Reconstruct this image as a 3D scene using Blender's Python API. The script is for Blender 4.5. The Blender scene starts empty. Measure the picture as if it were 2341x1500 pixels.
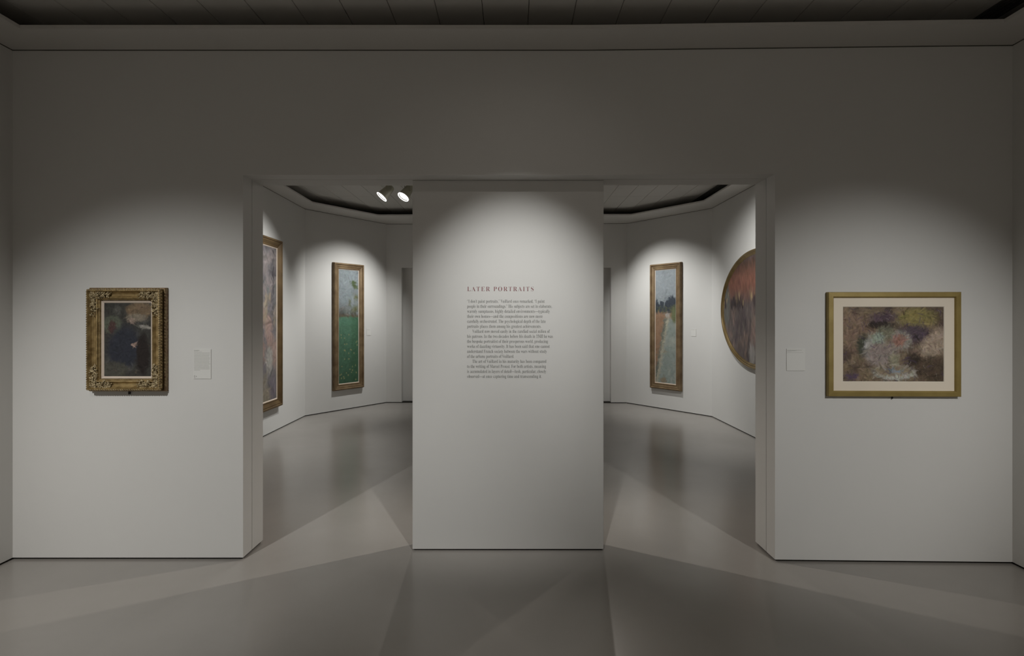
import bpy, bmesh, math, random
import numpy as np
from mathutils import Vector, Matrix

S = bpy.context.scene
C = S.collection
R = math.radians

# ------------------------------------------------------------------ camera
FPX = 1250.0
cam_d = bpy.data.cameras.new('camera')
cam_d.sensor_fit = 'HORIZONTAL'
cam_d.sensor_width = 36.0
cam_d.lens = 36.0 * FPX / 2341.0
cam_d.shift_x = -1.5 / 2341.0
cam_d.shift_y = -23.0 / 2341.0
cam_d.clip_end = 60
cam = bpy.data.objects.new('camera', cam_d)
C.objects.link(cam)
cam.location = (0, 0, 1.665)
cam.rotation_euler = (R(90), 0, 0)
S.camera = cam

# ------------------------------------------------------------------ exposure, world
S.view_settings.view_transform = 'Standard'
S.view_settings.look = 'None'
S.view_settings.exposure = 0.0
S.view_settings.gamma = 1.0
S.view_settings.use_curve_mapping = False
w = bpy.data.worlds.new('world')
S.world = w
w.use_nodes = True
w.node_tree.nodes['Background'].inputs[0].default_value = (0.9, 0.85, 0.78, 1)
w.node_tree.nodes['Background'].inputs[1].default_value = 0.0
S.cycles.max_bounces = 12
S.cycles.diffuse_bounces = 8
S.cycles.glossy_bounces = 4
S.cycles.sample_clamp_indirect = 2.0
S.cycles.use_denoising = True

# ------------------------------------------------------------------ museum spotlights (track lamps under the ceiling), plus added fill lamps
def spot(pos, target, power, angle, blend=1.0, radius=0.025, col=(1.0, 0.955, 0.90)):
    d = bpy.data.lights.new('spot_lamp', 'SPOT')
    d.energy = power
    d.spot_size = R(angle)
    d.spot_blend = blend
    d.shadow_soft_size = radius
    d.color = col
    o = bpy.data.objects.new('spot_lamp', d)
    C.objects.link(o)
    o.location = pos
    o.rotation_euler = (Vector(target) - Vector(pos)).to_track_quat('-Z', 'Y').to_euler()
    return o

WARM = (1.0, 0.93, 0.85)
COOL = (0.99, 0.99, 0.965)
# front room
spot((0.13, 2.09, 3.58), (-0.02, 3.91, 1.42), 250, 44, col=COOL)              # wall text
spot((0.13, 2.09, 3.58), (-0.02, 3.91, 1.40), 6, 95, col=WARM)               # its spill
spot((0.10, 1.40, 3.58), (0.10, 2.20, 0.0), 70, 40, col=WARM)                 # added lamp, turned down to brighten the floor
spot((-2.95, 0.10, 3.58), (-2.18, 3.77, 0.42), 440, 51, col=COOL)             # left picture
spot((2.98, -0.50, 3.58), (2.36, 3.72, 1.02), 380, 37, col=COOL)              # right picture
spot((-1.55, 0.6, 3.58), (-3.44, 2.0, 1.0), 110, 66, col=WARM)                # pair aimed at the side walls
spot((1.55, 0.6, 3.58), (3.38, 2.0, 1.0), 80, 66, col=WARM)
spot((-1.2, -0.8, 3.58), (-2.2, -3.0, 1.4), 270, 90, col=WARM)                # added pair lifting the ambient, aimed at the wall behind the camera
spot((1.2, -0.8, 3.58), (2.2, -3.0, 1.4), 270, 90, col=WARM)
# rear room
spot((-1.47, 9.39, 3.58), (-3.14, 9.80, 1.25), 290, 76, col=COOL)             # tall picture, left chamfer
spot((1.27, 9.29, 3.58), (2.88, 9.82, 1.25), 270, 78, col=COOL)               # tall picture, right chamfer
spot((1.72, 6.40, 3.58), (3.36, 7.40, 1.60), 250, 84, col=COOL)               # oval picture
spot((-0.10, 8.30, 3.58), (0.00, 10.7, 0.90), 90, 60, col=WARM)             # added fill on the rear wall for ambient, hidden by the partition
spot((1.85, 5.50, 3.58), (-1.30, 3.85, 0.0), 270, 42, 1.0, col=WARM)           # crossing lamps behind the partition
spot((-1.85, 5.50, 3.58), (1.30, 3.85, 0.0), 220, 42, 1.0, col=WARM)
spot((-0.90, 7.80, 3.58), (-1.5, 4.20, 0.8), 62, 70, col=WARM)
spot((1.05, 7.30, 3.58), (1.5, 4.20, 0.8), 50, 70, col=WARM)
spot((-2.6, 6.1, 3.58), (-2.75, 4.10, 1.5), 110, 40, col=WARM)                # added pair raising rear ambient off the back of the front wall
spot((2.55, 6.1, 3.58), (2.70, 4.10, 1.5), 110, 40, col=WARM)
RIG = [((-1.79, 7.80), (-3.44, 7.17, 1.435), 220), ((-1.50, 7.80), (-2.92, 6.57, 0.90), 110)]   # two lamps with their housings, built below

# ------------------------------------------------------------------ materials
def principled(name):
    m = bpy.data.materials.new(name)
    m.use_nodes = True
    nt = m.node_tree
    b = nt.nodes['Principled BSDF']
    return m, nt, b

def mat(name, col, rough=0.7, metal=0.0, var=0.0, scale=8.0, bump=0.0, bscale=120.0, spec=0.5, col2=None):
    m, nt, b = principled(name)
    b.inputs['Roughness'].default_value = rough
    b.inputs['Metallic'].default_value = metal
    b.inputs['Specular IOR Level'].default_value = spec
    tc = nt.nodes.new('ShaderNodeTexCoord')
    if var > 0 or col2:
        n = nt.nodes.new('ShaderNodeTexNoise')
        n.inputs['Scale'].default_value = scale
        n.inputs['Detail'].default_value = 6
        nt.links.new(tc.outputs['Object'], n.inputs['Vector'])
        r = nt.nodes.new('ShaderNodeValToRGB')
        r.color_ramp.elements[0].position = 0.3
        r.color_ramp.elements[1].position = 0.7
        c2 = col2 or tuple(min(1, c * (1 + var)) for c in col)
        c1 = col if col2 else tuple(c * (1 - var) for c in col)
        r.color_ramp.elements[0].color = (*c1, 1)
        r.color_ramp.elements[1].color = (*c2, 1)
        nt.links.new(n.outputs['Fac'], r.inputs['Fac'])
        nt.links.new(r.outputs['Color'], b.inputs['Base Color'])
    else:
        b.inputs['Base Color'].default_value = (*col, 1)
    if bump > 0:
        n2 = nt.nodes.new('ShaderNodeTexNoise')
        n2.inputs['Scale'].default_value = bscale
        n2.inputs['Detail'].default_value = 4
        nt.links.new(tc.outputs['Object'], n2.inputs['Vector'])
        bp = nt.nodes.new('ShaderNodeBump')
        bp.inputs['Strength'].default_value = bump
        bp.inputs['Distance'].default_value = 0.004
        nt.links.new(n2.outputs['Fac'], bp.inputs['Height'])
        nt.links.new(bp.outputs['Normal'], b.inputs['Normal'])
    return m

M = {}
M['wall'] = mat('white_wall_paint', (0.60, 0.593, 0.575), 0.85, var=0.012, scale=1.5, bump=0.05, bscale=90, spec=0.3)
M['soffit'] = mat('soffit_paint', (0.58, 0.565, 0.54), 0.85, var=0.012, scale=1.5, spec=0.3)
M['ceil'] = mat('ceiling_metal_panel', (0.50, 0.485, 0.455), 0.6, var=0.02, scale=3)
M['void'] = mat('dark_void', (0.012, 0.011, 0.010), 0.9, spec=0.1)  # black so the plenum bounces no light; its darkness is in the colour
M['gap'] = mat('shadow_gap', (0.02, 0.018, 0.014), 0.8, spec=0.2)
M['groove'] = mat('soffit_groove', (0.20, 0.19, 0.17), 0.9, spec=0.2)  # greyed so the gap under the soffit has its shade in the colour
M['gold_mid'] = mat('toned_gilding', (0.13, 0.085, 0.035), 0.45, metal=0.35, col2=(0.42, 0.34, 0.20), scale=45, bump=0.2, bscale=250)
M['slot'] = mat('diffuser_slot', (0.10, 0.098, 0.092), 0.6)
M['gold'] = mat('carved_gilding', (0.15, 0.095, 0.035), 0.42, metal=0.45, col2=(0.40, 0.29, 0.13), scale=28, bump=0.2, bscale=260)
M['gold_hi'] = mat('rubbed_gilding', (0.13, 0.09, 0.04), 0.36, metal=0.4, col2=(0.56, 0.46, 0.28), scale=50, bump=0.15, bscale=300)  # strong pale-dark noise puts highlights and crevice shade into the colour
M['gold_red'] = mat('worn_gilding_red_bole', (0.16, 0.075, 0.04), 0.55, metal=0.3, col2=(0.33, 0.26, 0.13), scale=60, bump=0.5, bscale=300)
M['bronze'] = mat('aged_bronze_gilding', (0.125, 0.078, 0.038), 0.5, metal=0.3, col2=(0.235, 0.165, 0.09), scale=7, bump=0.25, bscale=150)
M['bronze_dark'] = mat('dark_bronze_gilding', (0.085, 0.050, 0.018), 0.5, metal=0.3, col2=(0.15, 0.095, 0.04), scale=6, bump=0.25, bscale=150)
M['gold_flat'] = mat('matt_gold_leaf', (0.25, 0.18, 0.055), 0.45, metal=0.35, col2=(0.32, 0.24, 0.08), scale=10, bump=0.15, bscale=150)
M['gold_oval'] = mat('burnished_gold', (0.17, 0.115, 0.045), 0.28, metal=0.6, col2=(0.26, 0.185, 0.08), scale=9)
M['edge'] = mat('dark_frame_edge', (0.09, 0.065, 0.03), 0.6)
M['liner'] = mat('cream_liner', (0.55, 0.46, 0.38), 0.7, var=0.04, scale=30)
M['mount'] = mat('cream_mount_board', (0.72, 0.64, 0.53), 0.85, var=0.01, scale=5)
M['bevel'] = mat('mount_bevel', (0.72, 0.66, 0.56), 0.8)
M['card'] = mat('label_card', (0.63, 0.625, 0.60), 0.8)
M['print'] = mat('grey_print', (0.24, 0.235, 0.22), 0.8)
M['heading'] = mat('plum_lettering', (0.22, 0.085, 0.095), 0.8)
M['text'] = mat('charcoal_lettering', (0.15, 0.15, 0.14), 0.8)
M['lamp'] = mat('lamp_housing_paint', (0.36, 0.35, 0.27), 0.45, var=0.03)
M['iron'] = mat('dark_metal', (0.03, 0.03, 0.03), 0.5, metal=0.5)

def floor_mat():
    m, nt, b = principled('grey_resin_floor')
    tc = nt.nodes.new('ShaderNodeTexCoord')
    n = nt.nodes.new('ShaderNodeTexNoise'); n.inputs['Scale'].default_value = 0.9; n.inputs['Detail'].default_value = 8
    n.inputs['Roughness'].default_value = 0.6
    nt.links.new(tc.outputs['Object'], n.inputs['Vector'])
    r = nt.nodes.new('ShaderNodeValToRGB')
    r.color_ramp.elements[0].position = 0.3; r.color_ramp.elements[0].color = (0.268, 0.250, 0.228, 1)
    r.color_ramp.elements[1].position = 0.7; r.color_ramp.elements[1].color = (0.300, 0.282, 0.260, 1)
    nt.links.new(n.outputs['Fac'], r.inputs['Fac'])
    nt.links.new(r.outputs['Color'], b.inputs['Base Color'])
    n2 = nt.nodes.new('ShaderNodeTexNoise'); n2.inputs['Scale'].default_value = 3.0; n2.inputs['Detail'].default_value = 6
    nt.links.new(tc.outputs['Object'], n2.inputs['Vector'])
    mr = nt.nodes.new('ShaderNodeMapRange'); mr.inputs['To Min'].default_value = 0.20; mr.inputs['To Max'].default_value = 0.26
    nt.links.new(n2.outputs['Fac'], mr.inputs['Value'])
    nt.links.new(mr.outputs['Result'], b.inputs['Roughness'])
    n3 = nt.nodes.new('ShaderNodeTexNoise'); n3.inputs['Scale'].default_value = 5.0; n3.inputs['Detail'].default_value = 3
    nt.links.new(tc.outputs['Object'], n3.inputs['Vector'])
    bp = nt.nodes.new('ShaderNodeBump'); bp.inputs['Strength'].default_value = 0.012; bp.inputs['Distance'].default_value = 0.01
    nt.links.new(n3.outputs['Fac'], bp.inputs['Height'])
    nt.links.new(bp.outputs['Normal'], b.inputs['Normal'])
    b.inputs['Specular IOR Level'].default_value = 0.72
    return m
M['floor'] = floor_mat()

def emit_mat(name, col, strength):
    m, nt, b = principled(name)
    b.inputs['Emission Color'].default_value = (*col, 1)
    b.inputs['Emission Strength'].default_value = strength
    return m
M['lens'] = emit_mat('glowing_lens', (1.0, 0.985, 0.96), 2.2)

def paint_mat():
    m, nt, b = principled('oil_paint_surface')
    a = nt.nodes.new('ShaderNodeVertexColor'); a.layer_name = 'paint'
    nt.links.new(a.outputs['Color'], b.inputs['Base Color'])
    b.inputs['Roughness'].default_value = 0.6
    b.inputs['Specular IOR Level'].default_value = 0.25
    return m
M['paint'] = paint_mat()

# ------------------------------------------------------------------ mesh helpers
def link(name, me, m=None, parent=None):
    if m is not None:
        me.materials.append(m)
    o = bpy.data.objects.new(name, me)
    C.objects.link(o)
    if parent is not None:
        o.parent = parent
    return o

def build(name, verts, faces, m, parent=None, smooth=False):
    me = bpy.data.meshes.new(name)
    me.from_pydata([tuple(v) for v in verts], [], [tuple(f) for f in faces])
    bm = bmesh.new(); bm.from_mesh(me)
    bmesh.ops.recalc_face_normals(bm, faces=bm.faces)
    bm.to_mesh(me); bm.free()
    if smooth:
        for p in me.polygons: p.use_smooth = True
    return link(name, me, m, parent)

class MB:
    def __init__(s): s.v = []; s.f = []
    def add(s, v, f):
        k = len(s.v); s.v += [tuple(a) for a in v]; s.f += [tuple(i + k for i in q) for q in f]; return s
    def box(s, a, b):
        x0, y0, z0 = a; x1, y1, z1 = b
        return s.add([(x0,y0,z0),(x1,y0,z0),(x1,y1,z0),(x0,y1,z0),(x0,y0,z1),(x1,y0,z1),(x1,y1,z1),(x0,y1,z1)],
                     [(0,3,2,1),(4,5,6,7),(0,1,5,4),(1,2,6,5),(2,3,7,6),(3,0,4,7)])
    def prism(s, pts, z0, z1):
        n = len(pts)
        v = [(x, y, z0) for x, y in pts] + [(x, y, z1) for x, y in pts]
        f = [tuple(range(n))[::-1], tuple(range(n, 2 * n))]
        f += [(i, (i + 1) % n, n + (i + 1) % n, n + i) for i in range(n)]
        return s.add(v, f)
    def tube(s, pts, rad, n=8, caps=True):
        pts = [Vector(p) for p in pts]
        rads = rad if isinstance(rad, (list, tuple)) else [rad] * len(pts)
        v = []; f = []
        for i, p in enumerate(pts):
            t = (pts[min(i + 1, len(pts) - 1)] - pts[max(i - 1, 0)]).normalized()
            u = t.orthogonal().normalized() if abs(t.y) > .9 else t.cross(Vector((0, 1, 0))).normalized()
            q = t.cross(u)
            for k in range(n):
                a = 2 * math.pi * k / n
                v.append(p + (u * math.cos(a) + q * math.sin(a)) * rads[i])
        for i in range(len(pts) - 1):
            for k in range(n):
                f.append((i * n + k, i * n + (k + 1) % n, (i + 1) * n + (k + 1) % n, (i + 1) * n + k))
        if caps:
            f.append(tuple(range(n))[::-1]); f.append(tuple(range((len(pts) - 1) * n, len(pts) * n)))
        return s.add(v, f)
    def blob(s, c, r, rot=None, seg=6, ring=4):
        v = [(0, 0, 1)]; f = []
        for i in range(1, ring):
            a = math.pi * i / ring
            for k in range(seg):
                b = 2 * math.pi * k / seg
                v.append((math.sin(a) * math.cos(b), math.sin(a) * math.sin(b), math.cos(a)))
        v.append((0, 0, -1))
        for k in range(seg):
            f.append((0, 1 + k, 1 + (k + 1) % seg))
            for i in range(ring - 2):
                p = 1 + i * seg
                f.append((p + k, p + seg + k, p + seg + (k + 1) % seg, p + (k + 1) % seg))
            p = 1 + (ring - 2) * seg
            f.append((p + k, len(v) - 1, p + (k + 1) % seg))
        mt = rot or Matrix.Identity(3)
        return s.add([Vector(c) + mt @ Vector((a[0] * r[0], a[1] * r[1], a[2] * r[2])) for a in v], f)
    def done(s, name, m, parent=None, smooth=False):
        return build(name, s.v, s.f, m, parent, smooth)

def struct(o):
    o['kind'] = 'structure'; return o

def thing(name, loc, rz, label, cat, group=None):
    o = bpy.data.objects.new(name, None)
    o.empty_display_size = 0.1
    C.objects.link(o)
    o.location = loc; o.rotation_euler = (0, 0, rz)
    o['label'] = label; o['category'] = cat
    if group: o['group'] = group
    return o

# ------------------------------------------------------------------ setting: plan of the two rooms
ZW, ZT, ZB = 3.505, 3.512, 0.014      # top of wall, soffit underside, bottom of wall
ZC = 3.645                             # ceiling
def wy(x):                             # front face of the front wall (it kinks very slightly at x = 0.5)
    return 3.766 - max(0.0, x - 0.5) * 0.0236
FL, FR = -3.444, 3.38                  # side walls of the front room
OL, OR = -1.857, 1.792                 # door opening
HZ = 2.650                             # door head
GY = 0.129                             # seam between the two leaves of the wall
TH = 0.300
A_L, B_L, C_L = (-2.481, 10.735), (-3.515, 9.26), (-3.43, 4.05)
A_R, B_R, C_R = (2.225, 10.69), (3.352, 9.195), (3.357, 4.02)
YB = -3.2                              # wall behind the camera

struct(MB().box((-5.2, YB - 0.8, -0.12), (5.2, 12.3, 0)).done('floor', M['floor']))

def wall_run(name, a, b, out, thick=0.12, zb=ZB, zt=ZW, base='baseboard', top='trim'):
    """straight wall with its room face on a-b; `out` is the outward unit normal in plan"""
    a = Vector(a); b = Vector(b); n = Vector(out)
    pts = [a, b, b + n * thick, a + n * thick]
    struct(MB().prism([tuple(p) for p in pts], zb, zt).done(name, M['wall']))

def perp(a, b, inside=(0, 7)):
    d = (Vector(b) - Vector(a)).normalized(); n = Vector((d.y, -d.x))
    if n.dot(Vector(inside) - Vector(a)) > 0: n = -n
    return n

def recess(name, pts_list, z0, z1, m):
    mb = MB()
    for pts in pts_list: mb.prism(pts, z0, z1)
    return struct(mb.done(name, m))

def offs(a, b, inside, d0, d1):
    n = perp(a, b, inside); a = Vector(a); b = Vector(b)
    return [tuple(a + n * d0), tuple(b + n * d0), tuple(b + n * d1), tuple(a + n * d1)]

front_in = (0, 0); rear_in = (0, 7)
runs = [
    ('left', (FL, YB), (FL, wy(FL)), front_in),
    ('right', (FR, YB), (FR, wy(FR)), front_in),
    ('behind', (FL, YB), (FR, YB), front_in),
    ('rear_left', C_L, B_L, rear_in),
    ('rear_right', C_R, B_R, rear_in),
    ('chamfer_left', B_L, A_L, rear_in),
    ('chamfer_right', B_R, A_R, rear_in),
]
for nm, a, b, ins in runs:
    struct(MB().prism(offs(a, b, ins, 0, 0.10), ZB, ZW).done('wall_' + nm, M['wall']))
    struct(MB().prism(offs(a, b, ins, 0.012, 0.10), 0, ZB).done('baseboard_' + nm, M['gap']))
    struct(MB().prism(offs(a, b, ins, 0.010, 0.10), ZW, ZT + 0.02).done('trim_' + nm, M['groove']))
    struct(MB().prism(offs(a, b, ins, 0.0, 0.10), ZT + 0.02, ZC + 0.02).done('trim_' + nm + '_upper', M['void']))

# front wall: two leaves with a fine seam between them, an opening and a head above it
def band(x0, x1, y0, y1):              # plan polygon following the kink
    xs = [x0] + ([0.5] if x0 < 0.5 < x1 else []) + [x1]
    return [(x, wy(x) + y0) for x in xs] + [(x, wy(x) + y1) for x in reversed(xs)]
XL, XR = -3.56, 3.50
mb = MB()
for y0, y1 in ((0, GY - 0.0025), (GY + 0.0025, TH)):
    for x0, x1, z0, z1 in ((XL, OL, ZB, HZ), (OR, XR, ZB, HZ), (XL, XR, HZ, ZW)):
        mb.prism(band(x0, x1, y0, y1), z0, z1)
struct(mb.done('wall_front', M['wall']))
mb = MB()
for x0, x1, z0, z1 in ((XL, OL - 0.012, 0.0, HZ + 0.012), (OR + 0.012, XR, 0.0, HZ + 0.012), (XL, XR, HZ + 0.012, ZW - 0.1)):
    mb.prism(band(x0, x1, 0.012, TH - 0.012), z0, z1)
struct(mb.done('baseboard_front', M['gap']))
struct(MB().prism(band(XL, XR, 0.010, TH - 0.010), ZW, ZT + 0.02).done('trim_front', M['groove']))
struct(MB().prism(band(XL, XR, 0, TH), ZT + 0.02, ZC + 0.02).done('trim_front_upper', M['void']))

# rear wall with its own opening, closed by a recessed leaf
BL, BR = -2.18, 1.925
def by(x): return A_L[1] + (x - A_L[0]) / (A_R[0] - A_L[0]) * (A_R[1] - A_L[1])
mb = MB()
def bb(x0, x1, y0, y1): return [(x0, by(x0) + y0), (x1, by(x1) + y0), (x1, by(x1) + y1), (x0, by(x0) + y1)]
for x0, x1, z0, z1 in ((A_L[0] - .06, BL, ZB, 2.65), (BR, A_R[0] + .06, ZB, 2.65), (A_L[0] - .06, A_R[0] + .06, 2.65, ZW)):
    mb.prism(bb(x0, x1, 0, 0.30), z0, z1)
struct(mb.done('wall_rear', M['wall']))
struct(MB().prism(bb(BL - .02, BR + .02, 0.15, 0.27), 0.012, 2.66).done('wall_rear_recessed', M['wall']))
struct(MB().prism(bb(A_L[0], A_R[0], 0.012, 0.30), 0, ZB).done('baseboard_rear', M['gap']))
struct(MB().prism(bb(A_L[0] - .05, A_R[0] + .05, 0.010, 0.30), ZW, ZT + 0.02).done('trim_rear', M['groove']))
struct(MB().prism(bb(A_L[0] - .05, A_R[0] + .05, 0, 0.30), ZT + 0.02, ZC + 0.02).done('trim_rear_upper', M['void']))

# soffit shelves running round both rooms
def shelf(name, outer, inner, th=0.022):
    n = len(outer); mb = MB()
    for i in range(n):
        j = (i + 1) % n
        mb.prism([outer[i], outer[j], inner[j], inner[i]], ZT, ZT + th)
    me_o = mb.done(name, M['soffit'])
    bm = bmesh.new(); bm.from_mesh(me_o.data)
    bmesh.ops.remove_doubles(bm, verts=bm.verts, dist=1e-4)
    cnt = {}
    for f in bm.faces:
        k = tuple(sorted(v.index for v in f.verts)); cnt.setdefault(k, []).append(f)
    dead = [f for v in cnt.values() if len(v) > 1 for f in v]
    bmesh.ops.delete(bm, geom=dead, context='FACES_ONLY')
    bmesh.ops.recalc_face_normals(bm, faces=bm.faces)
    bm.to_mesh(me_o.data); bm.free()
    return struct(me_o)
shelf('trim_1',
      [(FL, YB), (FL, wy(FL)), (0.5, wy(0.5)), (FR, wy(FR)), (FR, YB)],
      [(-3.144, YB + 0.3), (-3.144, 3.487), (0.5, 3.487), (3.073, 3.418), (3.073, YB + 0.3)])
shelf('trim_2',
      [C_L, B_L, A_L, A_R, B_R, C_R],
      [(-3.15, 4.45), (-3.216, 8.78), (-2.427, 9.87), (2.127, 9.82), (3.03, 8.68), (3.042, 4.45)])
# black shell, added above the shelves and around the rooms to kill bounce
mb = MB()
mb.box((-5.2, YB - 0.8, ZC + 0.014), (5.2, 12.3, ZC + 0.15))
mb.box((-5.2, YB - 0.8, 0), (-5.1, 12.3, ZC + .1)); mb.box((5.1, YB - 0.8, 0), (5.2, 12.3, ZC + .1))
mb.box((-5.2, YB - 0.8, 0), (5.2, YB - 0.7, ZC + .1)); mb.box((-5.2, 12.2, 0), (5.2, 12.3, ZC + .1))
ceil = struct(mb.done('ceiling', M['void']))

# ceiling planks, 0.296 m wide with open joints
PW, PG = 0.296, 0.0032
LENS = [(-3.6, -1.2), (-1.2, 1.2), (1.2, 4.1), (4.1, 6.5), (6.5, 8.9), (8.9, 11.3)]
protos = {}
for i in range(-14, 12):
    x0 = 0.103 + PW * i
    if x0 < -3.9 or x0 + PW > 3.9: continue
    if 2.95 < x0 + PW / 2 < 3.25: continue
    for j, (a, b) in enumerate(LENS):
        L = round(b - a, 3)
        if L not in protos:
            me = bpy.data.meshes.new('ceiling_panel')
            v = []; g = PG / 2; c = 0.003
            v = [(g + c, g + c, 0), (PW - g - c, g + c, 0), (PW - g - c, L - g - c, 0), (g + c, L - g - c, 0),
                 (g, g, c), (PW - g, g, c), (PW - g, L - g, c), (g, L - g, c),
                 (g, g, .013), (PW - g, g, .013), (PW - g, L - g, .013), (g, L - g, .013)]
            f = [(0, 3, 2, 1), (8, 9, 10, 11)]
            for r0, r1 in ((0, 4), (4, 8)):
                f += [(r0 + k, r0 + (k + 1) % 4, r1 + (k + 1) % 4, r1 + k) for k in range(4)]
            me.from_pydata(v, [], f); me.materials.append(M['ceil'])
            protos[L] = me
        o = bpy.data.objects.new('ceiling_panel', protos[L]); C.objects.link(o)
        o.location = (x0, a, ZC); o.parent = ceil

# linear air diffuser along the right edge of the ceiling
def diffuser(y0, y1, label):
    x0, x1 = 2.985, 3.262
    t = thing('slot_diffuser', ((x0 + x1) / 2, (y0 + y1) / 2, ZC), 0, label, 'air vent', 'linear slot diffusers in the ceiling')
    hw = (x1 - x0) / 2; hl = (y1 - y0) / 2
    MB().box((-hw, -hl, -0.001), (-0.085, hl, 0.013)).box((0.085, -hl, -0.001), (hw, hl, 0.013)).done('frame', M['ceil'], t)
    for k in range(5):
        x = -0.068 + k * 0.034
        MB().box((x - 0.0095, -hl, -0.002), (x + 0.0095, hl, 0.012)).done('slat', M['slot'], t)
diffuser(-3.0, 4.02, 'long dark slotted air diffuser in the ceiling at the top right, nearer room')
diffuser(4.12, 11.2, 'slotted air diffuser in the ceiling above the oval picture, farther room')

# ------------------------------------------------------------------ free-standing text partition in the doorway
PX0, PX1, PY = -0.717, 0.651, 3.912
part = thing('text_partition', ((PX0 + PX1) / 2, PY, 0), 0,
             'tall white partition panel in the middle of the doorway carrying printed wall text', 'partition')
hw = (PX1 - PX0) / 2
def rbox(x0, x1, y0, y1, z0, z1, r=0.003):
    return [(x0 + r, y0), (x1 - r, y0), (x1, y0 + r), (x1, y1 - r), (x1 - r, y1), (x0 + r, y1), (x0, y1 - r), (x0, y0 + r)]
MB().prism(rbox(-hw, hw, 0, 0.12, 0, 0), 0.012, 2.648).done('board', M['wall'], part)
MB().prism([(-hw + .012, .012), (hw - .012, .012), (hw - .012, .108), (-hw + .012, .108)], 0, 0.012).done('plinth', M['gap'], part)

def serif(s):
    o = ''
    for ch in s:
        if 'A' <= ch <= 'Z': o += chr(0x1D400 + ord(ch) - 65)
        elif 'a' <= ch <= 'z': o += chr(0x1D41A + ord(ch) - 97)
        elif '0' <= ch <= '9': o += chr(0x1D7CE + ord(ch) - 48)
        else: o += ch
    return o

def text_verts(s, size, weight, spacing=1.0):
    c = bpy.data.curves.new('lettering', 'FONT')
    c.body = serif(s); c.size = size; c.offset = weight * size; c.space_character = spacing
    c.resolution_u = 3
    o = bpy.data.objects.new('lettering', c); C.objects.link(o)
    bpy.context.view_layer.update()
    me = bpy.data.meshes.new_from_object(o.evaluated_get(bpy.context.evaluated_depsgraph_get()))
    v = [tuple(p.co) for p in me.vertices]; f = [tuple(p.vertices) for p in me.polygons]
    bpy.data.objects.remove(o); bpy.data.curves.remove(c); bpy.data.meshes.remove(me)
    return v, f

def write(mb, s, x0, x1, zbase, size, weight, y=-0.0008, spacing=1.0, thick=0.0):
    v, f = text_verts(s, size, weight, spacing)
    a = min(p[0] for p in v); b = max(p[0] for p in v)
    k = (x1 - x0) / (b - a)
    mb.add([(x0 + (p[0] - a) * k, y, zbase + p[1]) for p in v], f)

KP = 1250.0 / PY
def tx(px): return (px - 1172) / KP - (PX0 + PX1) / 2
def tz(py): return 1.665 - (py - 727) / KP
mb = MB()
write(mb, 'LATER PORTRAITS', tx(1068.1), tx(1219.9), tz(665.6), 9.9 / KP / 0.675, -0.013, spacing=1.28)
hd = mb.done('heading', M['heading'], part); hd['label'] = 'plum serif capitals reading later portraits'
LINES = [('“I don’t paint portraits,” Vuillard once remarked, “I paint', 162, 1183),
 ('people in their surroundings.” His subjects are set in elaborate,', 162, 1278),
 ('warmly sumptuous, highly detailed environments—typically', 162, 1252),
 ('their own homes—and the compositions are now more', 162, 1155),
 ('carefully orchestrated. The psychological depth of the late', 162, 1196),
 ('portraits places them among his greatest achievements.', 162, 1137),
 ('Vuillard now moved easily in the rarefied social milieu of', 230, 1252),
 ('his patrons. In the two decades before his death in 1940 he was', 162, 1290),
 ('the bespoke portraitist of their prosperous world, producing', 162, 1227),
 ('works of dazzling virtuosity. It has been said that one cannot', 162, 1250),
 ('understand French society between the wars without study', 162, 1212),
 ('of the urbane portraits of Vuillard.', 162, 778),
 ('The art of Vuillard in his maturity has been compared', 230, 1205),
 ('to the writing of Marcel Proust. For both artists, meaning', 162, 1200),
 ('is accumulated in layers of detail—lush, particular, closely', 162, 1203),
 ('observed—at once capturing time and transcending it.', 162, 1143)]
for p0, p1 in ((0, 6), (6, 12), (12, 16)):
    mb = MB()
    for i in range(p0, p1):
        s, a, b = LINES[i]
        base = 692.3 + i * 11.445
        write(mb, s, tx(1040 + a / 5.769), tx(1040 + b / 5.769), tz(base), 7.2 / KP / 0.675, -0.009)
    mb.done('paragraph', M['text'], part)

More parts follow.
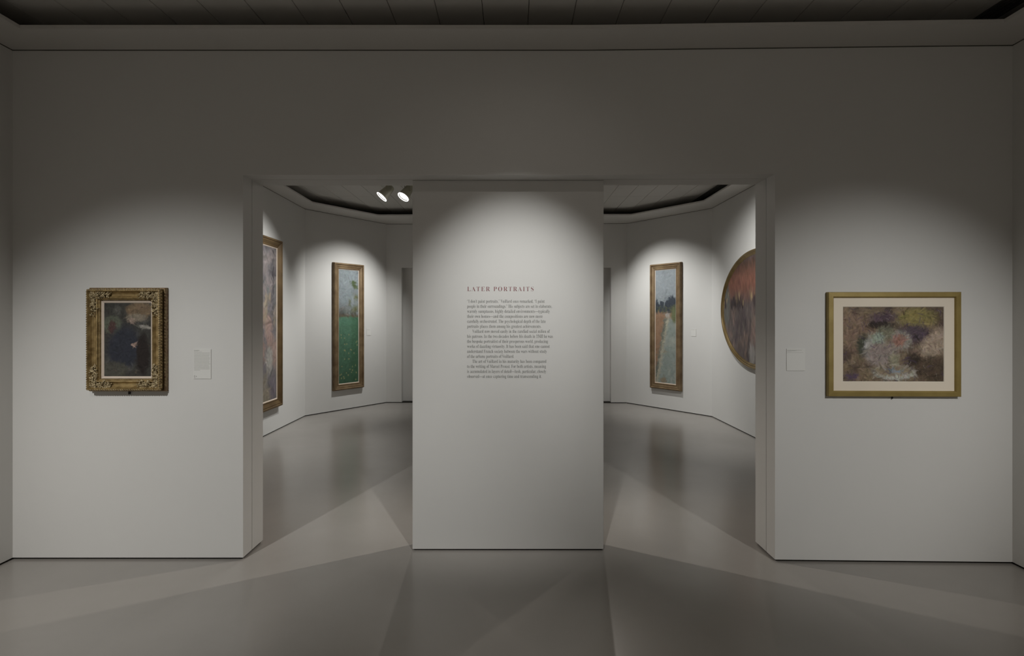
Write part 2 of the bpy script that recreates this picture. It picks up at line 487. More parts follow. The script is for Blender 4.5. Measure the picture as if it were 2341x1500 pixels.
# ------------------------------------------------------------------ painted canvases (loose colour studies)
def canvas(name, parent, w, h, nx, nz, base, seed, strokes, y, size=(0.05, 0.012), jit=0.05, ang=None, extra=None, clip=None, cx=0.0, cz=0.0, m=None, gain=1.0, scrib=None, region=None, sat=0.8):
    rng = np.random.RandomState(seed)
    u = (np.arange(nx) + .5) / nx; v = (np.arange(nz) + .5) / nz
    U, V = np.meshgrid(u, v)                     # u 0..1 left to right, v 0..1 top to bottom
    img = np.array(base(U, V, rng), float)
    src = img.copy()
    asp = w / h
    for k in range(strokes):
        cu, cv = rng.rand(), rng.rand()
        i = min(nx - 1, int(cu * nx)); j = min(nz - 1, int(cv * nz))
        col = src[j, i] * (1 + rng.randn() * jit * 2.2) + rng.randn(3) * jit * src[j, i].mean() * 0.4
        L = size[0] * (0.5 + rng.rand()); Wd = size[1] * (0.5 + rng.rand())
        a = ang(cu, cv) if ang else rng.rand() * math.pi
        a += rng.randn() * 0.25
        ru = int((L / w) * nx) + 2; rv = int((L / h) * nz) + 2
        i0, i1 = max(0, i - ru), min(nx, i + ru + 1); j0, j1 = max(0, j - rv), min(nz, j + rv + 1)
        dx = (U[j0:j1, i0:i1] - cu) * w; dy = (V[j0:j1, i0:i1] - cv) * h
        p = dx * math.cos(a) + dy * math.sin(a); q = -dx * math.sin(a) + dy * math.cos(a)
        msk = np.clip(1.3 - np.sqrt((p / L) ** 2 + (q / Wd) ** 2), 0, 1)[..., None] * 0.75
        img[j0:j1, i0:i1] = img[j0:j1, i0:i1] * (1 - msk) + col * msk
    for (cnt, colr, wd_, L_, al_) in (scrib or []):
        for k in range(cnt):
            cu, cv = rng.rand(), rng.rand(); a = rng.rand() * 6.28; kk = (rng.rand() - .5) * 3 / L_
            if region and not region(cu, cv): continue
            for q in range(int(L_ / (wd_ * .8)) + 2):
                cu += math.cos(a) * wd_ * .8 / w; cv += math.sin(a) * wd_ * .8 / h; a += kk * wd_ * .8 + rng.randn() * .06
                i, j = int(cu * nx), int(cv * nz)
                if not (0 <= i < nx and 0 <= j < nz): break
                ri, rj = max(1, int(wd_ / w * nx)), max(1, int(wd_ / h * nz))
                bl = img[max(0, j - rj + 1):j + rj, max(0, i - ri + 1):i + ri]
                bl[:] = bl * (1 - al_) + colr * al_
    if extra: extra(img, U, V, rng)
    img = img * sat + (1 - sat) * img.mean(-1, keepdims=True)
    img = np.clip(img * gain, 0.004, 1)
    # grid mesh with one colour per face corner
    xs = np.linspace(-w / 2, w / 2, nx + 1) + cx; zs = np.linspace(h / 2, -h / 2, nz + 1) + cz
    X, Z = np.meshgrid(xs, zs)
    vt = np.stack([X.ravel(), np.full(X.size, y), Z.ravel()], 1)
    idx = np.arange((nx + 1) * (nz + 1)).reshape(nz + 1, nx + 1)
    F = np.stack([idx[:-1, :-1], idx[1:, :-1], idx[1:, 1:], idx[:-1, 1:]], -1).reshape(-1, 4)
    colf = img.reshape(-1, 3)
    if clip is not None:
        ctr_x = (X[:-1, :-1] + X[1:, 1:]) / 2 - cx; ctr_z = (Z[:-1, :-1] + Z[1:, 1:]) / 2 - cz
        keep = ((ctr_x / clip[0]) ** 2 + (ctr_z / clip[1]) ** 2 < 1).ravel()
        F = F[keep]; colf = colf[keep]
    me = bpy.data.meshes.new(name)
    me.from_pydata(vt.tolist(), [], F.tolist())
    at = me.color_attributes.new('paint', 'FLOAT_COLOR', 'CORNER')
    cc = np.ones((len(F) * 4, 4), np.float32); cc[:, :3] = np.repeat(colf, 4, axis=0)
    at.data.foreach_set('color', cc.ravel())
    me.validate()
    return link(name, me, m or M['paint'], parent)

def lin(r, g, b):                                # 8-bit picture colour -> linear reflectance under gallery light
    return np.array([((c / 255.0) ** 2.2) for c in (r, g, b)])
def fill(U, c): return np.ones(U.shape + (3,)) * c
def mixin(img, mask, c):
    mask = np.clip(mask, 0, 1)[..., None]
    return img * (1 - mask) + c * mask
def soft(U, V, cu, cv, ru, rv, e=0.25, rot=0.0):
    du, dv = U - cu, V - cv
    p = du * math.cos(rot) + dv * math.sin(rot); q = -du * math.sin(rot) + dv * math.cos(rot)
    return np.clip((1 - np.sqrt((p / ru) ** 2 + (q / rv) ** 2)) / e + 0.5, 0, 1)
def rnd(U, V, rng, fu, fv, n=24):                # smooth random field
    s = np.zeros_like(U)
    for k in range(n):
        s += np.sin(rng.randn() * fu * U + rng.randn() * fv * V + rng.rand() * 6.28)
    return s / math.sqrt(n)

# ------------------------------------------------------------------ picture frames
def rails(parent, w, h, prof, m, name='rail', m2=None):
    """four mitred rails; prof = [(inset from outer edge, height off the wall)], local -y points to the viewer"""
    corners = [(-1, -1), (1, -1), (1, 1), (-1, 1)]
    out = []
    for k in range(4):
        a = corners[k]; b = corners[(k + 1) % 4]
        v = []; n = len(prof)
        for c in (a, b):
            for t, d in prof:
                v.append((c[0] * (w / 2 - t), -d, c[1] * (h / 2 - t)))
        f = [(i, i + 1, n + i + 1, n + i) for i in range(n - 1)] + [(n - 1, 0, n, 2 * n - 1)]
        f += [tuple(range(n)), tuple(range(n, 2 * n))]
        out.append(build(name, v, f, m, parent))
    return out

def liner(parent, w, h, wd, d0, d1, m, name='liner'):
    v = []
    for (t, d) in ((0, 0.004), (0, d0), (wd, d1), (wd, 0.004)):
        for c in ((-1, -1), (1, -1), (1, 1), (-1, 1)):
            v.append((c[0] * (w / 2 - t), -d, c[1] * (h / 2 - t)))
    f = [(r * 4 + k, r * 4 + (k + 1) % 4, ((r + 1) % 4) * 4 + (k + 1) % 4, ((r + 1) % 4) * 4 + k) for r in range(4) for k in range(4)]
    return build(name, v, f, m, parent)

# ---- 1 ornate gilded frame, left pier
rng = random.Random(5)
W1, H1 = 0.524, 0.710
p1 = thing('framed_painting', (-2.634, wy(-2.6), 1.517), 0,
           'small dark painting in a heavily carved gilt frame on the left wall beside the doorway', 'painting')
rails(p1, W1, H1, [(0, 0), (0, 0.022), (0.004, 0.030), (0.011, 0.031), (0.014, 0.024), (0.014, 0.0)], M['gold_red'], 'back_rail')
rails(p1, W1, H1, [(0.016, 0), (0.016, 0.046), (0.012, 0.060), (0.016, 0.072), (0.024, 0.074), (0.030, 0.062), (0.036, 0.050),
                   (0.046, 0.042), (0.056, 0.042), (0.064, 0.050), (0.070, 0.056), (0.075, 0.054), (0.078, 0.044), (0.082, 0.042), (0.088, 0.034), (0.088, 0)],
      M['gold'], 'rail')
li = liner(p1, W1 - 0.174, H1 - 0.180, 0.017, 0.034, 0.024, M['liner'])
# running rope round the outer rim, on each side
for side in range(4):
    mb = MB(); hor = side % 2 == 0
    L = (W1 if hor else H1) - 0.04; n = int(L / 0.0155); sgn = -1 if side < 2 else 1
    for i in range(n):
        s = -L / 2 + (i + .5) * L / n
        o_ = (W1 / 2 - 0.0175) if not hor else (H1 / 2 - 0.0175)
        c = (s, -0.071, sgn * o_) if hor else (-sgn * o_, -0.071, s)
        rot = Matrix.Rotation(R(38 if hor else -52), 3, 'Y')
        mb.blob(c, (0.0095, 0.005, 0.0030), rot, 6, 4)
    mb.done('rope_moulding', M['gold_mid'], p1, True)
    mb = MB(); n = int(L / 0.021)
    for i in range(n):                            # scalloped outer edge
        s = -L / 2 + (i + .5) * L / n
        o_ = (W1 / 2 - 0.0125) if not hor else (H1 / 2 - 0.0125)
        c = (s, -0.056, sgn * o_) if hor else (-sgn * o_, -0.056, s)
        mb.blob(c, (0.0080, 0.008, 0.0070), None, 7, 4)
    mb.done('scalloped_rim', M['gold'], p1, True)
    mb = MB(); L2 = L - 0.13; n = int(L2 / 0.008)   # fine sanded bead by the liner
    for i in range(n):
        s = -L2 / 2 + (i + .5) * L2 / n
        o_ = ((W1 if not hor else H1) / 2 - 0.0835)
        c = (s, -0.043, sgn * o_) if hor else (-sgn * o_, -0.043, s)
        mb.blob(c, (0.0024, 0.002, 0.0024), None, 5, 3)
    mb.done('bead_moulding', M['gold_mid'], p1, True)
# carved foliage in the corners
def scroll(mb, c, r, turns, start, hand, d0):
    pts = []; rad = []
    n = 18
    for i in range(n):
        t = i / (n - 1); a = start + hand * turns * 2 * math.pi * t; rr = r * (1 - 0.82 * t)
        pts.append((c[0] + rr * math.cos(a), -(d0 + 0.010 * t), c[1] + rr * math.sin(a))); rad.append(0.0036 - 0.0012 * t)
    mb.tube(pts, rad, 6)
    mb.blob((c[0], -(d0 + 0.012), c[1]), (0.0045, 0.005, 0.0045), None, 6, 4)
def leaf(mb, c, L, a, d):
    rot = Matrix.Rotation(-a, 3, 'Y')
    for k in (-1, 0, 1):
        rr = Matrix.Rotation(-(a + k * 0.55), 3, 'Y')
        q = rr @ Vector((L * 0.45, 0, 0))
        mb.blob((c[0] + q.x, -(d + 0.003 * (1 - abs(k))), c[1] + q.z), (L * (0.50 if k == 0 else 0.38), 0.005, L * 0.19), rr, 7, 4)
for sx in (-1, 1):
    for sz in (-1, 1):
        mb = MB()
        def P(u_, v_):                            # u_ along, v_ inset -> two arms
            return (sx * (W1 / 2 - u_), sz * (H1 / 2 - v_))
        c0 = P(0.050, 0.050)
        leaf(mb, P(0.030, 0.030), 0.036, math.atan2(-sz, -sx), 0.056)
        for arm in (0, 1):
            ln = 0.165 if arm == 0 else 0.185
            for (al, ins, r_) in ((0.070, 0.048, 0.017), (0.108, 0.052, 0.014), (0.140, 0.046, 0.011)):
                q = P(al, ins) if arm == 0 else P(ins, al + 0.012)
                scroll(mb, q, r_, 1.3, rng.random() * 6.28, 1 if rng.random() > .5 else -1, 0.050)
            for k in range(64):
                al = 0.022 + (ln - 0.028) * rng.random() ** 0.9; ins = 0.024 + 0.046 * rng.random()
                q = P(al, ins) if arm == 0 else P(ins, al)
                leaf(mb, q, 0.012 + 0.011 * rng.random(), rng.random() * 6.28, 0.050 + 0.012 * rng.random())
            for k in range(30):
                al = 0.03 + (ln - 0.02) * rng.random(); ins = 0.026 + 0.046 * rng.random()
                q = P(al, ins) if arm == 0 else P(ins, al)
                r_ = 0.0028 + 0.003 * rng.random()
                mb.blob((q[0], -(0.052 + 0.012 * rng.random()), q[1]), (r_, r_, r_), None, 5, 4)
        o = mb.done('carved_foliage', M['gold_hi'], p1, True)
def base1(U, V, g):
    im = fill(U, lin(58, 56, 50))
    im = mixin(im, (rnd(U, V, g, 12, 16) - .3) * .7, lin(84, 82, 74))
    im = mixin(im, soft(U, V, .75, .10, .28, .10), lin(120, 92, 52))
    im = mixin(im, soft(U, V, .70, .20, .24, .05), lin(128, 112, 86))
    im = mixin(im, soft(U, V, .18, .30, .20, .12), lin(86, 92, 70))
    im = mixin(im, soft(U, V, .17, .33, .08, .09), lin(80, 48, 42))
    im = mixin(im, soft(U, V, .42, .62, .36, .30, .4, -.35), lin(42, 46, 60))
    im = mixin(im, soft(U, V, .86, .33, .16, .025, .3, .1), lin(136, 130, 118))
    im = mixin(im, soft(U, V, .83, .70, .14, .28), lin(42, 32, 28))
    im = mixin(im, soft(U, V, .22, .90, .30, .10), lin(74, 72, 60))
    im = mixin(im, soft(U, V, .60, .24, .055, .045), lin(150, 120, 100))
    im = mixin(im, soft(U, V, .64, .57, .07, .022), lin(150, 116, 96))
    return im
canvas('canvas', p1, W1 - 0.205, H1 - 0.208, 112, 164, base1, 3, 1700, -0.026, size=(0.018, 0.0045), jit=.10, sat=.55, gain=1.0,
       scrib=[(40, lin(104, 100, 88), .004, .012, .3), (40, lin(26, 24, 24), .005, .016, .4), (12, lin(130, 96, 56), .004, .010, .4)], region=lambda u, v: (u - .42) ** 2 / .09 + (v - .6) ** 2 / .08 > 1)
MB().box((-0.006, -0.012, -H1 / 2 - 0.022), (0.006, -0.004, -H1 / 2 + 0.004)).done('hanging_bracket', M['iron'], p1)

# ---- 2 flat gold frame with cream mount, right pier
x2 = 2.576; W2, H2 = 0.882, 0.706
p2 = thing('framed_pastel', (x2, wy(x2), 1.487), -math.atan(0.0236),
           'brown and mauve pastel in a cream mount and plain gold frame on the right wall', 'picture')
rails(p2, W2, H2, [(0, 0), (0, 0.030), (0.003, 0.034), (0.030, 0.036), (0.034, 0.033), (0.038, 0.026), (0.039, 0)], M['gold_flat'])
# mount with a bevelled window
ow, oh = W2 - 0.076, H2 - 0.076
aw, ah = 0.669, 0.503; az = -0.0
mx = 0.0005
def mount(parent):
    v = []
    az_ = 0.002
    for (hw_, hh_, d) in ((ow / 2, oh / 2, 0.020), (aw / 2 + .004, ah / 2 + .004, 0.020)):
        for c in ((-1, -1), (1, -1), (1, 1), (-1, 1)):
            v.append((c[0] * hw_, -d, c[1] * hh_))
    f = [(k, (k + 1) % 4, 4 + (k + 1) % 4, 4 + k) for k in range(4)]
    build('mount', v, f, M['mount'], parent)
    v = []
    for (hw_, hh_, d) in ((aw / 2 + .004, ah / 2 + .004, 0.020), (aw / 2, ah / 2, 0.016)):
        for c in ((-1, -1), (1, -1), (1, 1), (-1, 1)):
            v.append((c[0] * hw_, -d, c[1] * hh_))
    build('mount_bevel', v, f, M['bevel'], parent)
mount(p2)
def base2(U, V, g):
    im = fill(U, lin(118, 100, 76))
    im = mixin(im, (rnd(U, V, g, 14, 10) - .2) * .9, lin(84, 68, 60))
    im = mixin(im, (rnd(U, V, g, 9, 9) - .7) * .8, lin(128, 108, 88))
    im = mixin(im, soft(U, V, .12, .35, .22, .25, .5), lin(126, 102, 82))
    im = mixin(im, soft(U, V, .74, .14, .20, .12, .5), lin(130, 118, 60))
    im = mixin(im, soft(U, V, .40, .14, .14, .07, .5), lin(82, 64, 74))
    im = mixin(im, soft(U, V, .70, .36, .18, .12, .5), lin(80, 66, 76))
    im = mixin(im, soft(U, V, .38, .24, .16, .05, .5), lin(52, 42, 38))
    im = mixin(im, soft(U, V, .20, .52, .07, .16, .5), lin(70, 72, 58))
    im = mixin(im, soft(U, V, .43, .34, .10, .08, .5), lin(108, 106, 86))
    im = mixin(im, soft(U, V, .34, .43, .075, .075, .5), lin(142, 156, 138))
    im = mixin(im, soft(U, V, .26, .56, .045, .14, .5), lin(150, 148, 144))
    im = mixin(im, soft(U, V, .38, .64, .16, .16, .5), lin(136, 122, 116))
    im = mixin(im, soft(U, V, .58, .45, .10, .12, .4), lin(150, 144, 134))
    im = mixin(im, soft(U, V, .56, .45, .07, .08, .4), lin(140, 98, 84))
    im = mixin(im, soft(U, V, .92, .48, .12, .22, .3, .5), lin(152, 132, 112))
    im = mixin(im, soft(U, V, .90, .84, .22, .18, .5), lin(78, 64, 50))
    im = mixin(im, soft(U, V, .70, .70, .07, .08, .5), lin(58, 48, 40))
    im = mixin(im, soft(U, V, .51, .71, .06, .09, .3), lin(138, 132, 108))
    im = mixin(im, soft(U, V, .51, .88, .21, .10, .2), lin(166, 166, 158))
    im = mixin(im, soft(U, V, .50, .86, .19, .075, .25), lin(132, 118, 94))
    im = mixin(im, soft(U, V, .52, .86, .12, .012, .5, .3), lin(118, 130, 142))
    im = mixin(im, soft(U, V, .08, .93, .08, .04, .6), lin(80, 62, 84))
    return im
canvas('pastel_sheet', p2, aw, ah, 228, 170, base2, 8, 3800, -0.0165, size=(0.026, 0.0050), jit=.13, sat=.78, gain=1.12,
       scrib=[(150, lin(66, 54, 46), .0045, .030, .22), (120, lin(150, 134, 112), .0045, .022, .22), (40, lin(74, 58, 84), .006, .030, .25), (30, lin(170, 166, 156), .0045, .018, .35)])
MB().box((-0.004, -0.010, -H2 / 2 - 0.018), (0.004, -0.003, -H2 / 2 + 0.004)).done('hanging_bracket', M['iron'], p2)

# ---- tall panels on the chamfered walls of the rear room
TALL = [(0, 0), (0, 0.030), (0.006, 0.036), (0.010, 0.058), (0.022, 0.064), (0.034, 0.060), (0.042, 0.046), (0.050, 0.050),
        (0.085, 0.040), (0.094, 0.046), (0.103, 0.044), (0.108, 0.036), (0.108, 0)]
def base3(U, V, g):
    im = fill(U, lin(128, 138, 142))
    n = rnd(U, V, g, 14, 30); n2 = rnd(U, V, g, 26, 70)
    im = mixin(im, .5 * n, lin(112, 118, 124))
    t = np.clip((V - .27 + .03 * n) * 9, 0, 1)
    im = mixin(im, t * np.clip(.65 + .35 * n2, 0, 1), lin(84, 86, 74))
    im = mixin(im, np.clip((V - .34) * 14, 0, 1) * np.clip(.5 + n, 0, 1), lin(62, 62, 54))
    im = mixin(im, t * np.clip(n2 - .4, 0, 1), lin(150, 146, 140))
    im = mixin(im, soft(U, V, .82, .13, .24, .035, .5, .1) * np.clip(.6 + n2, 0, 1), lin(78, 92, 58))
    im = mixin(im, soft(U, V, .86, .29, .34, .08, .5) * np.clip(.7 + n, 0, 1), lin(96, 100, 66))
    im = mixin(im, np.clip((V - .385) * 60, 0, 1) * (V < .42), lin(92, 82, 66))
    gm = np.clip((V - .415) * 300, 0, 1)
    gc = fill(U, lin(80, 122, 98)) * (1 - np.clip((V - .45) * 1.5, 0, 1)[..., None] * np.array([.50, .52, .60]))
    im = im * (1 - gm[..., None]) + gc * gm[..., None]
    im = mixin(im, gm * np.clip((U - .60) * 18, 0, 1) * .55, lin(56, 92, 64))
    return im
def specks(img, U, V, g):
    for k in range(34):
        cu, cv = .06 + .88 * g.rand(), .56 + .42 * g.rand()
        mk = soft(U, V, cu, cv, .020 + .016 * g.rand(), .0050 + .003 * g.rand(), .8)[..., None] * .7
        img[:] = img * (1 - mk) + lin(150, 150, 100) * mk
dirL = Vector((A_L[0] - B_L[0], A_L[1] - B_L[1])).normalized(); dirR = Vector((A_R[0] - B_R[0], A_R[1] - B_R[1])).normalized()
def along(B, d, s): return (B[0] + d.x * s, B[1] + d.y * s)
cL = along(B_L, dirL, 0.881)
aL = math.atan2(dirL.y, dirL.x)
p3 = thing('tall_framed_painting', (cL[0], cL[1], 1.510), aL,
           'tall narrow painting with a green lower half in a bronze frame, left of the partition', 'painting')
W3, H3 = 0.672, 2.290
rails(p3, W3, H3, TALL, M['bronze'])
liner(p3, W3 - .214, H3 - .214, 0.014, 0.036, 0.026, M['liner'])
canvas('canvas', p3, W3 - .24, H3 - .24, 62, 290, base3, 11, 1500, -0.028, size=(0.05, 0.014), jit=.06, extra=specks, sat=.85, gain=.88)

def base4(U, V, g):
    im = fill(U, lin(136, 146, 152))
    n = rnd(U, V, g, 12, 26); n2 = rnd(U, V, g, 26, 60)
    im = mixin(im, .45 * n, lin(124, 132, 138))
    edge = .27 + .02 * n2 - .035 * np.clip((U - .55) * 6, 0, 1)
    im = mixin(im, (V - edge) * 140, lin(58, 66, 76))
    im = mixin(im, np.clip((V - .31) * 60, 0, 1) * np.clip(.2 + n2, 0, 1), lin(92, 98, 66))
    im = mixin(im, np.clip((V - .375) * 90, 0, 1), lin(150, 112, 80))
    im = mixin(im, soft(U, V, .62, .40, .14, .022, .4), lin(168, 160, 148))
    lo = np.clip((V - .42) * 60, 0, 1)
    ed = .55 - (V - .42) * .95
    im = mixin(im, lo * np.clip((U - ed + .12) * 25, 0, 1), lin(108, 112, 100))
    im = mixin(im, lo * np.clip((U - ed) * 40, 0, 1), lin(168, 162, 138))
    im = mixin(im, lo * np.clip((U - ed - .10) * 30, 0, 1), lin(134, 146, 138))
    im = mixin(im, lo * np.clip((U - ed - .10) * 30, 0, 1) * np.clip(n - .2, 0, .7), lin(156, 160, 146))
    im = mixin(im, soft(U, V, .92, .40, .12, .07, .5), lin(104, 112, 72))
    im = mixin(im, soft(U, V, .50, .73, .12, .012, .5), lin(156, 136, 96))
    im = mixin(im, soft(U, V, .40, .975, .16, .022, .4), lin(140, 122, 92))
    return im
cR = along(B_R, dirR, 0.926)
aR = math.atan2(-dirR.y, -dirR.x)
p4 = thing('tall_framed_painting', (cR[0], cR[1], 1.510), aR,
           'tall narrow pale path painting in a bronze frame, right of the partition', 'painting')
rails(p4, W3 + .01, H3, TALL, M['bronze'])
liner(p4, W3 - .204, H3 - .214, 0.014, 0.036, 0.026, M['liner'])
canvas('canvas', p4, W3 - .23, H3 - .24, 62, 290, base4, 12, 1500, -0.028, size=(0.05, 0.014), jit=.045, sat=.72, gain=.86)

# ---- large painting on the rear-left wall
def base5(U, V, g):
    im = fill(U, lin(112, 104, 108))
    n = rnd(U, V, g, 30, 30); n2 = rnd(U, V, g, 50, 60)
    im = mixin(im, np.clip(n, 0, 1) * .7, lin(140, 122, 116))
    im = mixin(im, np.clip(-n, 0, 1) * (V < .5) * .8, lin(84, 78, 82))
    im = mixin(im, np.clip(n2 - .3, 0, 1) * (V > .22) * (V < .42), lin(72, 96, 96))
    im = mixin(im, np.clip(rnd(U, V, g, 40, 24) - .2, 0, 1) * (V > .30) * (V < .52), lin(158, 134, 92))
    im = mixin(im, soft(U, V, .93, .25, .012, .28, .5), lin(74, 66, 74))
    for k in range(9):
        im = mixin(im, soft(U, V, g.rand(), .40 + .30 * g.rand(), .07, .09, .4), lin(164, 122, 104))
    im = mixin(im, soft(U, V, .86, .60, .06, .10, .3), lin(164, 122, 104))
    im = mixin(im, soft(U, V, .85, .74, .07, .09, .3), lin(160, 152, 138))
    im = mixin(im, (V > .82) * np.clip(.4 + n, 0, 1) * .8, lin(148, 130, 90))
    im = mixin(im, soft(U, V, .93, .92, .08, .08, .5), lin(112, 98, 110))
    return im
n5 = perp(C_L, B_L, rear_in)
d5 = (Vector(B_L) - Vector(C_L)).normalized()
W5, H5 = 1.90, 2.45
e5 = Vector(C_L) + d5 * (4.112 + 0.0)           # far end of the frame
c5 = e5 - d5 * (W5 / 2)
p5 = thing('large_framed_painting', (c5.x, c5.y, 1.585), math.atan2(d5.y, d5.x),
           'large mauve painting in a brown gilt frame cut off by the left door jamb', 'painting')
rails(p5, W5, H5, [(0, 0), (0, 0.050), (0.010, 0.070), (0.030, 0.074), (0.040, 0.060), (0.052, 0.062), (0.095, 0.036), (0.108, 0.040), (0.118, 0.032), (0.120, 0)], M['bronze_dark'])
liner(p5, W5 - .236, H5 - .236, 0.016, 0.034, 0.022, M['liner'])
canvas('canvas', p5, W5 - .264, H5 - .264, 170, 220, base5, 14, 3600, -0.024, size=(0.09, 0.016), jit=.10, sat=.5, gain=.85)

# ---- oval picture on the rear-right wall
EA, EB = 1.20, 0.835
def base6(U, V, g):
    im = fill(U, lin(106, 93, 90))
    n = rnd(U, V, g, 30, 20); n2 = rnd(U, V, g, 60, 20)
    im = mixin(im, np.clip((.46 - V) * 6, 0, 1), lin(140, 86, 66))
    im = mixin(im, np.clip((.20 - V) * 8, 0, 1), lin(94, 68, 56))
    im = mixin(im, np.clip((.05 - V) * 12, 0, 1), lin(84, 80, 90))
    im = mixin(im, np.clip(n2 - .1, 0, 1) * np.clip((V - .42) * 5, 0, 1) * .8, lin(138, 112, 100))
    im = mixin(im, np.clip(-n2 - .2, 0, 1) * np.clip((V - .38) * 5, 0, 1) * .7, lin(84, 72, 78))
    im = mixin(im, soft(U, V, .06, .45, .05, .22, .5), lin(104, 104, 98))
    for k in range(26):
        im = mixin(im, soft(U, V, g.rand(), .34 + .12 * g.rand(), .006, .03, .5), lin(176, 148, 96))
        im = mixin(im, soft(U, V, g.rand(), .40 + .05 * g.rand(), .022, .05, .5), lin(72, 60, 62))
    for k in range(8):
        im = mixin(im, soft(U, V, .3 + .6 * g.rand(), .82 + .1 * g.rand(), .04, .10, .5), lin(150, 144, 138))
    return im
cy6 = 7.505
p6 = thing('oval_framed_painting', (3.3535, cy6, 1.785), -math.pi / 2,
           'oval red and mauve painting in a gold frame cut off by the right jamb', 'painting')
prof6 = [(0, 0), (-0.0, 0.024), (0.008, 0.042), (0.022, 0.050), (0.036, 0.046), (0.044, 0.034), (0.056, 0.036), (0.070, 0.026), (0.078, 0.022), (0.078, 0)]
n = 128; v = []; f = []
for k in range(n):
    a = 2 * math.pi * k / n
    nx_, nz_ = math.cos(a) / EA, math.sin(a) / EB; l_ = math.hypot(nx_, nz_); nx_ /= l_; nz_ /= l_
    for t, d in prof6:
        v.append((EA * math.cos(a) - nx_ * t, -d, EB * math.sin(a) - nz_ * t))
m6 = len(prof6)
for k in range(n):
    for i in range(m6):
        f.append((k * m6 + i, k * m6 + (i + 1) % m6, ((k + 1) % n) * m6 + (i + 1) % m6, ((k + 1) % n) * m6 + i))
build('oval_frame', v, f, M['gold_oval'], p6)
canvas('canvas', p6, 2 * (EA - .06), 2 * (EB - .06), 230, 160, base6, 15, 3600, -0.020, size=(0.06, 0.014), jit=.10, sat=.72, gain=.85,
       ang=lambda u, v: 1.5, clip=(EA - .066, EB - .066))

# ------------------------------------------------------------------ wall labels
def wall_label(loc, rz, w, h, rows, label, icon=False, card=True):
    t = thing('wall_label', loc, rz, label, 'label')
    MB().prism(rbox(-w / 2, w / 2, -0.004, 0, 0, 0, 0.001), -h / 2, h / 2).done('card', M['card'], t)
    g = random.Random(int(w * 9999) + len(rows))
    mb = MB()
    for (zt, ln, th) in rows:
        x = -w / 2 + 0.004; end = -w / 2 + 0.004 + ln
        while x < end:
            ww = 0.003 + g.random() * 0.007
            xe = min(x + ww, end)
            z = h / 2 - zt
            mb.add([(x, -0.0044, z), (xe, -0.0044, z), (xe, -0.0044, z + th), (x, -0.0044, z + th)], [(0, 1, 2, 3)])
            x = xe + 0.0013
    mb.done('print', M['print'], t)
    if icon:
        mb = MB(); z = -h / 2 + 0.017
        mb.tube([(-w / 2 + .010, -.0046, z + .006), (-w / 2 + .006, -.0046, z + .004), (-w / 2 + .0055, -.0046, z - .004), (-w / 2 + .010, -.0046, z - .007)], [.0018, .0009, .0009, .0018], 6)
        mb.box((-w / 2 + .016, -.0046, z - .003), (-w / 2 + .0205, -.0042, z + .003))
        mb.done('handset_icon', M['print'], t)
    return t
rows = [(.0085, .038, .0022), (.0135, .028, .0012), (.0180, .054, .0012)]
for i in range(15):
    rows.append((.0265 + i * .00845, (.110, .108, .105, .104, .112, .109, .104, .107, .106, .112, .102, .105, .106, .106, .042)[i], .0016))
wall_label((-2.136, wy(-2.1), 1.348), 0, 0.120, 0.204, rows, 'white text card to the right of the carved gilt frame', True)
wall_label((1.931, wy(1.93), 1.380), -math.atan(0.0236), 0.124, 0.150,
           [(.010, .098, .0016), (.0155, .062, .0016), (.0205, .028, .001), (.0265, .108, .001)],
           'small pale card with four short lines, left of the plain gold frame')
q = along(B_L, dirL, 1.367)
wall_label((q[0], q[1], 1.40), aL, 0.10, 0.13, [(.012, .05, .0016), (.024, .075, .0016), (.034, .08, .0012)],
           'tiny pale card right of the tall green painting')
q = along(B_R, dirR, 0.356)
wall_label((q[0], q[1], 1.41), aR, 0.10, 0.13, [(.012, .085, .0014), (.020, .06, .0012)],
           'tiny pale card right of the tall path painting')

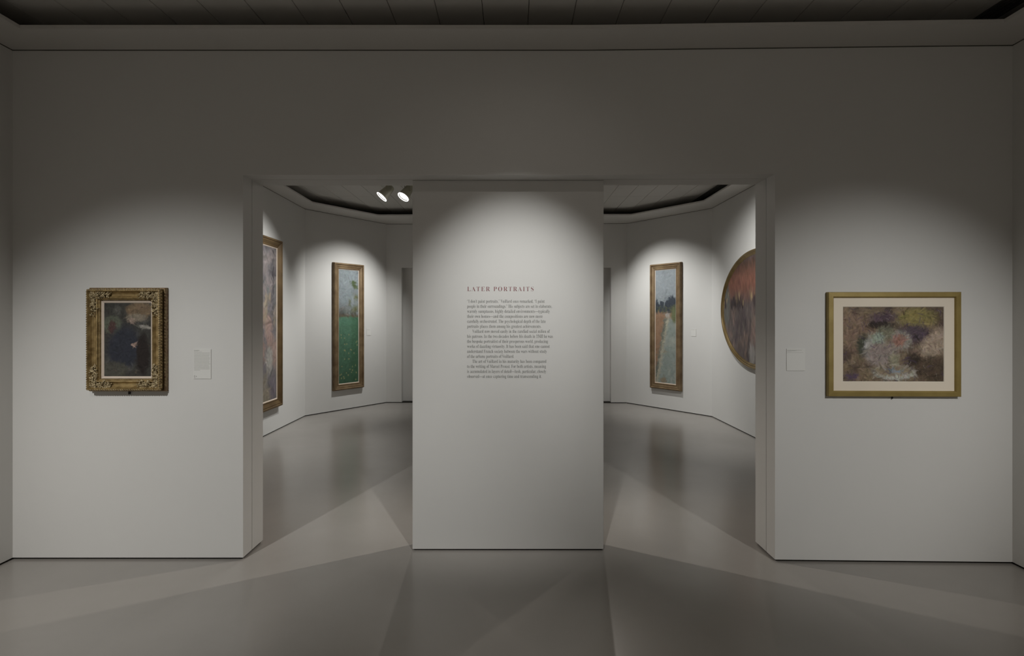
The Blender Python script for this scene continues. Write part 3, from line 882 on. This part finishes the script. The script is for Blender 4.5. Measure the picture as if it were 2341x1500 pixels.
# ------------------------------------------------------------------ the two lamps seen through the doorway
LAB = ['left one of the two lit ceiling spotlights, seen edge-on above the left doorway',
       'right one of the two lit ceiling spotlights, its lens facing the viewer']
for (xy, tgt, power), lab in zip(RIG, LAB):
    top = ZC
    t = thing('ceiling_spotlight', (xy[0], xy[1], top), 0, lab, 'spotlight', 'spotlights on the ceiling of the rear room')
    piv = Vector((xy[0], xy[1], 3.475))
    d = (Vector(tgt) - piv).normalized()
    rm = d.to_track_quat('-Z', 'Y').to_matrix()
    org = Vector((xy[0], xy[1], top))
    def lathe(prof, m, name, par, seg=32):
        v = []; f = []
        for r_, z_ in prof:
            for k in range(seg):
                a = 2 * math.pi * k / seg
                v.append(piv - org + rm @ Vector((r_ * math.cos(a), r_ * math.sin(a), z_)))
        for i in range(len(prof) - 1):
            for k in range(seg):
                f.append((i * seg + k, i * seg + (k + 1) % seg, (i + 1) * seg + (k + 1) % seg, (i + 1) * seg + k))
        return build(name, v, f, m, par, True)
    h = lathe([(0.001, 0.095), (0.045, 0.093), (0.058, 0.080), (0.063, 0.02), (0.074, -0.06), (0.083, -0.115), (0.083, -0.118),
               (0.076, -0.118), (0.074, -0.09), (0.001, -0.088)], M['lamp'], 'housing', t)
    lathe([(0.0835, -0.112), (0.0865, -0.113), (0.0865, -0.121), (0.080, -0.123), (0.075, -0.119), (0.0765, -0.112)], M['lens'], 'trim_ring', t)  # rim shares the lens glow so it reads as brightly lit
    lathe([(0.001, -0.107), (0.068, -0.106), (0.069, -0.101), (0.001, -0.100)], M['lens'], 'lens', t)
    # yoke and canopy
    mb = MB(); mb.tube([(0, 0, 0), (0, 0, -0.030)], 0.045, 20)
    mb.done('canopy', M['lamp'], t)
    side = (rm @ Vector((1, 0, 0)))
    side.z = 0; side.normalize()
    pv = piv - org
    mb = MB()
    for s_ in (-1, 1):
        mb.tube([Vector((0, 0, -0.03)) , Vector((0, 0, -0.045)) + side * 0.078 * s_, pv + side * 0.078 * s_ + Vector((0, 0, -0.012))], 0.006, 6)
        mb.tube([pv + side * 0.060 * s_, pv + side * 0.088 * s_], 0.011, 10)
    mb.done('yoke', M['lamp'], t)
    front = piv + d * 0.135
    spot(front, tgt, power, 92, radius=0.03, col=COOL)
